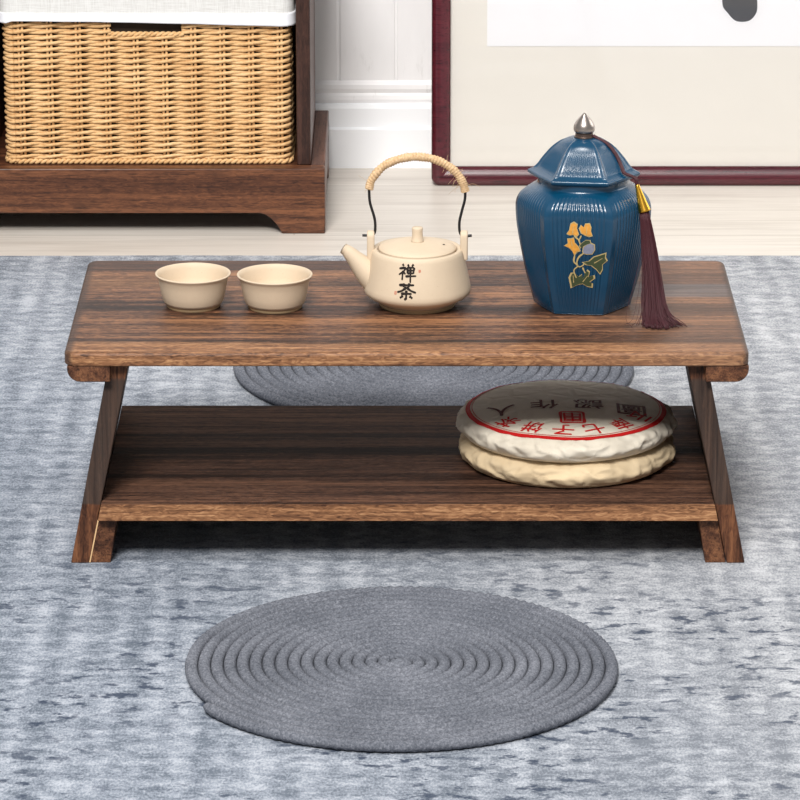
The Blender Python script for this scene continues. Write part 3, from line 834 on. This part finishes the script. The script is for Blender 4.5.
HZ = .1570; HOLE = (-.3383 - BC.x + hx - rc, -.2601 - BC.x + hx - rc)
bm = bmesh.new()
for row in range(NROW):
    z0 = .0085 + row * ROW
    for ply in (0, 1):
        runs = [[]]
        n = 430
        jit = random.random() * 40
        for i in range(n + 1):
            s = PER * i / n
            if z0 > HZ - .002 and HOLE[0] - .001 < s < HOLE[1] + .001:
                if runs[-1]: runs.append([])
                continue
            p, nn = perim(s % PER)
            ph = PI * (s / SP - .25) + ply * PI + (PI if row % 2 else 0) * 0
            wob = .0007 * mnoise.noise((s * 22, row * 3.1 + ply * 9, jit))
            off = .0019 * math.cos(ph); dz = .00155 * math.sin(ph)
            runs[-1].append(p + nn * (off + wob) + Vector((0, 0, z0 + dz + wob)))
        for R_ in runs:
            if len(R_) > 3: tube(bm, R_, .00205, 6, mod=lambda i, a: 1 + .12 * math.sin(i * 1.9 + a))
obj('woven_wall', bm, M_wicker, bas, True)
bm = bmesh.new()
for i in range(NST):
    for dd in (-.0022, .0022):
        p, nn = perim((SP * (i + .25) + dd) % PER)
        s_ = (SP * (i + .25)) % PER
        top = HZ - .004 if HOLE[0] - .004 < s_ < HOLE[1] + .004 else .246
        tube(bm, [p + Vector((0, 0, .003)), p + Vector((0, 0, top))], .0016, 6)
obj('stakes', bm, M_wicker, bas, True)
def ropeline(bm, s0, s1, z, r, n, out=0.0):
    for ply in (0, 1):
        P_ = []
        for i in range(n + 1):
            s = s0 + (s1 - s0) * i / n; p, nn = perim(s % PER)
            a = s * 2 * PI / .013 + ply * PI
            P_.append(p + nn * (out + r * .5 * math.cos(a)) + Vector((0, 0, z + r * .5 * math.sin(a))))
        tube(bm, P_, r * .62, 7)
bm = bmesh.new(); ropeline(bm, 0, PER, .0030, .0033, 620, .0010); obj('base_border', bm, M_wicker, bas, True)
bm = bmesh.new(); ropeline(bm, HOLE[0] - .004, HOLE[1] + .004, HZ - .0035, .0030, 60, .0008); obj('handle_hole_border', bm, M_wicker, bas, True)
bm = bmesh.new()
lin = rrect(hx - .0045, hy - .0045, .008)
prism(bm, lin, 'Z', .0025, .0045); obj('basket_floor', bm, M_wicker, bas)
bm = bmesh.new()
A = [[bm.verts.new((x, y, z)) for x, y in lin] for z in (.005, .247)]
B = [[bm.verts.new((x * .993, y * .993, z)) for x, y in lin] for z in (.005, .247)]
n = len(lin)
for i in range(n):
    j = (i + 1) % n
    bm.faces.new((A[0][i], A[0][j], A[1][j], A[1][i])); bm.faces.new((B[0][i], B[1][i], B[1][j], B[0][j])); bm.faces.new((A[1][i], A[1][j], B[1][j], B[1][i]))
tag(obj('inner_sheet', bm, M_inner, bas), 'dark inner sheet seen through the handle hole')
k = NT('white_linen', .85, .15)
w1 = k.noise(k.mapv((60, 60, 900)), 1, 2, .6); w2 = k.noise(k.mapv((900, 900, 60)), 1, 2, .6)
ww = k.math('ADD', k.math('MULTIPLY', w1, .5), k.math('MULTIPLY', w2, .5))
z = k.xyz()[2]
k.color(k.ramp(ww, [(.35, srgb(204, 202, 198)), (.6, srgb(224, 223, 220))])); k.bump(ww, .35, .0008)
M_linen = k.m
M_hem = plain('white_hem_tape', srgb(236, 237, 241), .8, .15, nscale=200, var=.03, bump=.1)
def flap(bm, z0, z1, off, th, n=260, fold=.0012):
    rows = []
    for kk_ in range(9):
        t = kk_ / 8; r_ = []
        for i in range(n):
            s = PER * i / n; p, nn = perim(s)
            sag = (.0016 * math.sin(s * 9 + .8) - .0045 * (s / (2 * hx)) * (1 if s < 2 * hx else 0)) * (1 - t)
            wv = fold * mnoise.noise((s * 26, 0, 4.0))
            r_.append((p + nn * (off + wv + .0008 * (1 - t)), nn, z0 + (z1 - z0) * t + sag))
        rows.append(r_)
    O = [[bm.verts.new((p.x, p.y, z)) for p, nn, z in r_] for r_ in rows]
    I = [[bm.verts.new((p.x - nn.x * th, p.y - nn.y * th, z)) for p, nn, z in r_] for r_ in rows]
    for a in range(8):
        for i in range(n):
            j = (i + 1) % n
            bm.faces.new((O[a][i], O[a][j], O[a + 1][j], O[a + 1][i])); bm.faces.new((I[a][j], I[a][i], I[a + 1][i], I[a + 1][j]))
    for i in range(n):
        j = (i + 1) % n
        bm.faces.new((O[0][j], O[0][i], I[0][i], I[0][j])); bm.faces.new((O[-1][i], O[-1][j], I[-1][j], I[-1][i]))
bm = bmesh.new(); flap(bm, .1692, .2520, .0058, .001)
bm2 = bmesh.new()
liner = tag(obj('fabric_liner', bm, M_linen, bas, True), 'white fabric liner folded over the rim')
flap(bm2, .1688, .1790, .0076, .0022)
tag(obj('hem', bm2, M_hem, liner, True), 'brighter white hem band')

# ------------------------------------------------------------------ framed picture leaning on the wall
M_frame = wood('maroon_lacquered_frame', 'X', srgb(58, 16, 26), srgb(78, 24, 34), srgb(98, 34, 44), 30, .5, .22, 1.0, bumps=.04, spec=.6)
M_mat = plain('cream_silk_mat', srgb(236, 231, 223), .8, .15, nscale=14, var=.02, bump=.1)
M_sheet = plain('white_rice_paper', srgb(246, 245, 247), .8, .15, nscale=14, var=.01, bump=0)
M_wash = plain('grey_black_ink_wash', srgb(84, 84, 88), .8, .15, nscale=80, var=.08, bump=0)
FW, FH, FT = .62, .86, .022
pic = empty('framed_picture', (.0312, 1.2420, FL))
lean = math.atan2(YW - .0065 - 1.2488 - FT - .013, FH)
pic.rotation_euler = (-lean, 0, 0)
tag(pic, 'large maroon-framed calligraphy picture leaning against the white wall behind the jar', 'picture')
mw = .0226
bm = bmesh.new()
def sweep_frame(bm, W_, H_, prof, rad, n=8):
    """mitred frame: prof = (inset from the outer edge, depth y)"""
    rings = []
    for ins, y in prof:
        r = max(rad - ins, .0012); ring = []
        for cx_, cz_, a0 in ((W_ - rad, rad, -90), (W_ - rad, H_ - rad, 0), (rad, H_ - rad, 90), (rad, rad, 180)):
            kx = (rad - ins - r)
            for i in range(n + 1):
                a = math.radians(a0 + 90 * i / n)
                ux = 1 if cx_ > W_ / 2 else -1; uz = 1 if cz_ > H_ / 2 else -1
                ring.append(bm.verts.new((cx_ + ux * kx + r * math.cos(a), y, cz_ + uz * kx + r * math.sin(a))))
        rings.append(ring)
    m = len(rings[0])
    rings.append(rings[0])
    for A, B in zip(rings, rings[1:]):
        for i in range(m): bm.faces.new((A[i], A[(i + 1) % m], B[(i + 1) % m], B[i]))
sweep_frame(bm, FW, FH, [(0, FT), (0, .005), (.0015, .0022), (.005, .0003), (.009, 0), (.0135, .0008), (.0185, .0035), (.0212, .0052), (mw, .0075), (mw, FT)], .011)
obj('frame', bm, M_frame, pic, 'auto')
bm = bmesh.new(); box(bm, (.012, .0135, .012), (FW - .012, .0165, FH - .012)); obj('mat_board', bm, M_mat, pic)
PX0, PX1, PZ0, PZ1 = .0668, FW - .0668, .1692, FH - .12
bm = bmesh.new(); box(bm, (PX0, .0128, PZ0), (PX1, .0134, PZ1)); sh = obj('paper_sheet', bm, M_sheet, pic)
bm = bmesh.new()
ink = [(.3480, .262), (.3470, .240), (.3478, .2245), (.3500, .2195), (.3545, .2145), (.3590, .2090), (.3640, .2052), (.3700, .2040), (.3755, .2042), (.3810, .2058), (.3855, .2098), (.3888, .2155), (.3897, .2215), (.3895, .240), (.3930, .262), (.3990, .290), (.3960, .318), (.3760, .328), (.3560, .312), (.3490, .288)]
sm = [(v.x + .002, v.y - .005) for v in spline([(x, z, 0) for x, z in ink], 70)]
prism(bm, sm, 'Y', .01262, .0129)
tag(obj('ink_stroke', bm, M_wash, sh), 'end of a dark grey ink brush stroke')
k = NT('picture_glass', .03, .5)
k.b.inputs['Base Color'].default_value = (1, 1, 1, 1)
tr = k.n('ShaderNodeBsdfTransparent'); gl = k.n('ShaderNodeBsdfGlossy'); gl.inputs['Roughness'].default_value = .03
fr = k.n('ShaderNodeFresnel'); fr.inputs['IOR'].default_value = 1.35; mx = k.n('ShaderNodeMixShader')
k.L(fr.outputs[0], mx.inputs[0]); k.L(tr.outputs[0], mx.inputs[1]); k.L(gl.outputs[0], mx.inputs[2])
k.L(mx.outputs[0], k.t.nodes['Material Output'].inputs['Surface'])
bm = bmesh.new(); box(bm, (.014, .0092, .014), (FW - .014, .0110, FH - .014))
obj('glass_pane', bm, k.m, pic)

# ------------------------------------------------------------------ light
w = bpy.data.worlds.new('room_light'); scene.world = w; w.use_nodes = True
bg = w.node_tree.nodes['Background']; bg.inputs[0].default_value = (.97, .985, 1.0, 1); bg.inputs[1].default_value = .36
def area(name, loc, target, size, power, col, sy=None):
    l = bpy.data.lights.new(name, 'AREA'); l.energy = power; l.color = col; l.shape = 'RECTANGLE'; l.size = size; l.size_y = sy or size
    o = bpy.data.objects.new(name, l); COL.objects.link(o); o.location = loc
    o.rotation_euler = (Vector(target) - Vector(loc)).to_track_quat('-Z', 'Y').to_euler()
    o['kind'] = 'structure'
    return o
area('window_light_front', (-1.1, -5.9, 6.1), (0, .3, .1), 2.3, 760, (1, .98, .955), 1.7)
area('lid_highlight_light', (-.35, -1.75, 4.3), (0, 0, .1), 1.0, 95, (1, .98, .955), .7)  # unseen light added from above to put a highlight on the jar lid
area('window_light_right', (2.3, .75, 1.25), (.35, .75, 0), 1.1, 15, (1, .985, .96), 1.3)

# ------------------------------------------------------------------ camera
cam = bpy.data.cameras.new('camera'); co = bpy.data.objects.new('camera', cam); COL.objects.link(co)
cam.sensor_width = 36; cam.lens = 4155.2 / 800 * 36; cam.clip_end = 50; cam.clip_start = .05
co.location = (-.007, -3.643, 1.251); co.rotation_euler = (PI / 2 - .3036, 0, 0)
scene.camera = co
scene.view_settings.view_transform = 'Standard'; scene.view_settings.look = 'None'
scene.view_settings.gamma = 1; scene.view_settings.exposure = 0.0; scene.view_settings.use_curve_mapping = False
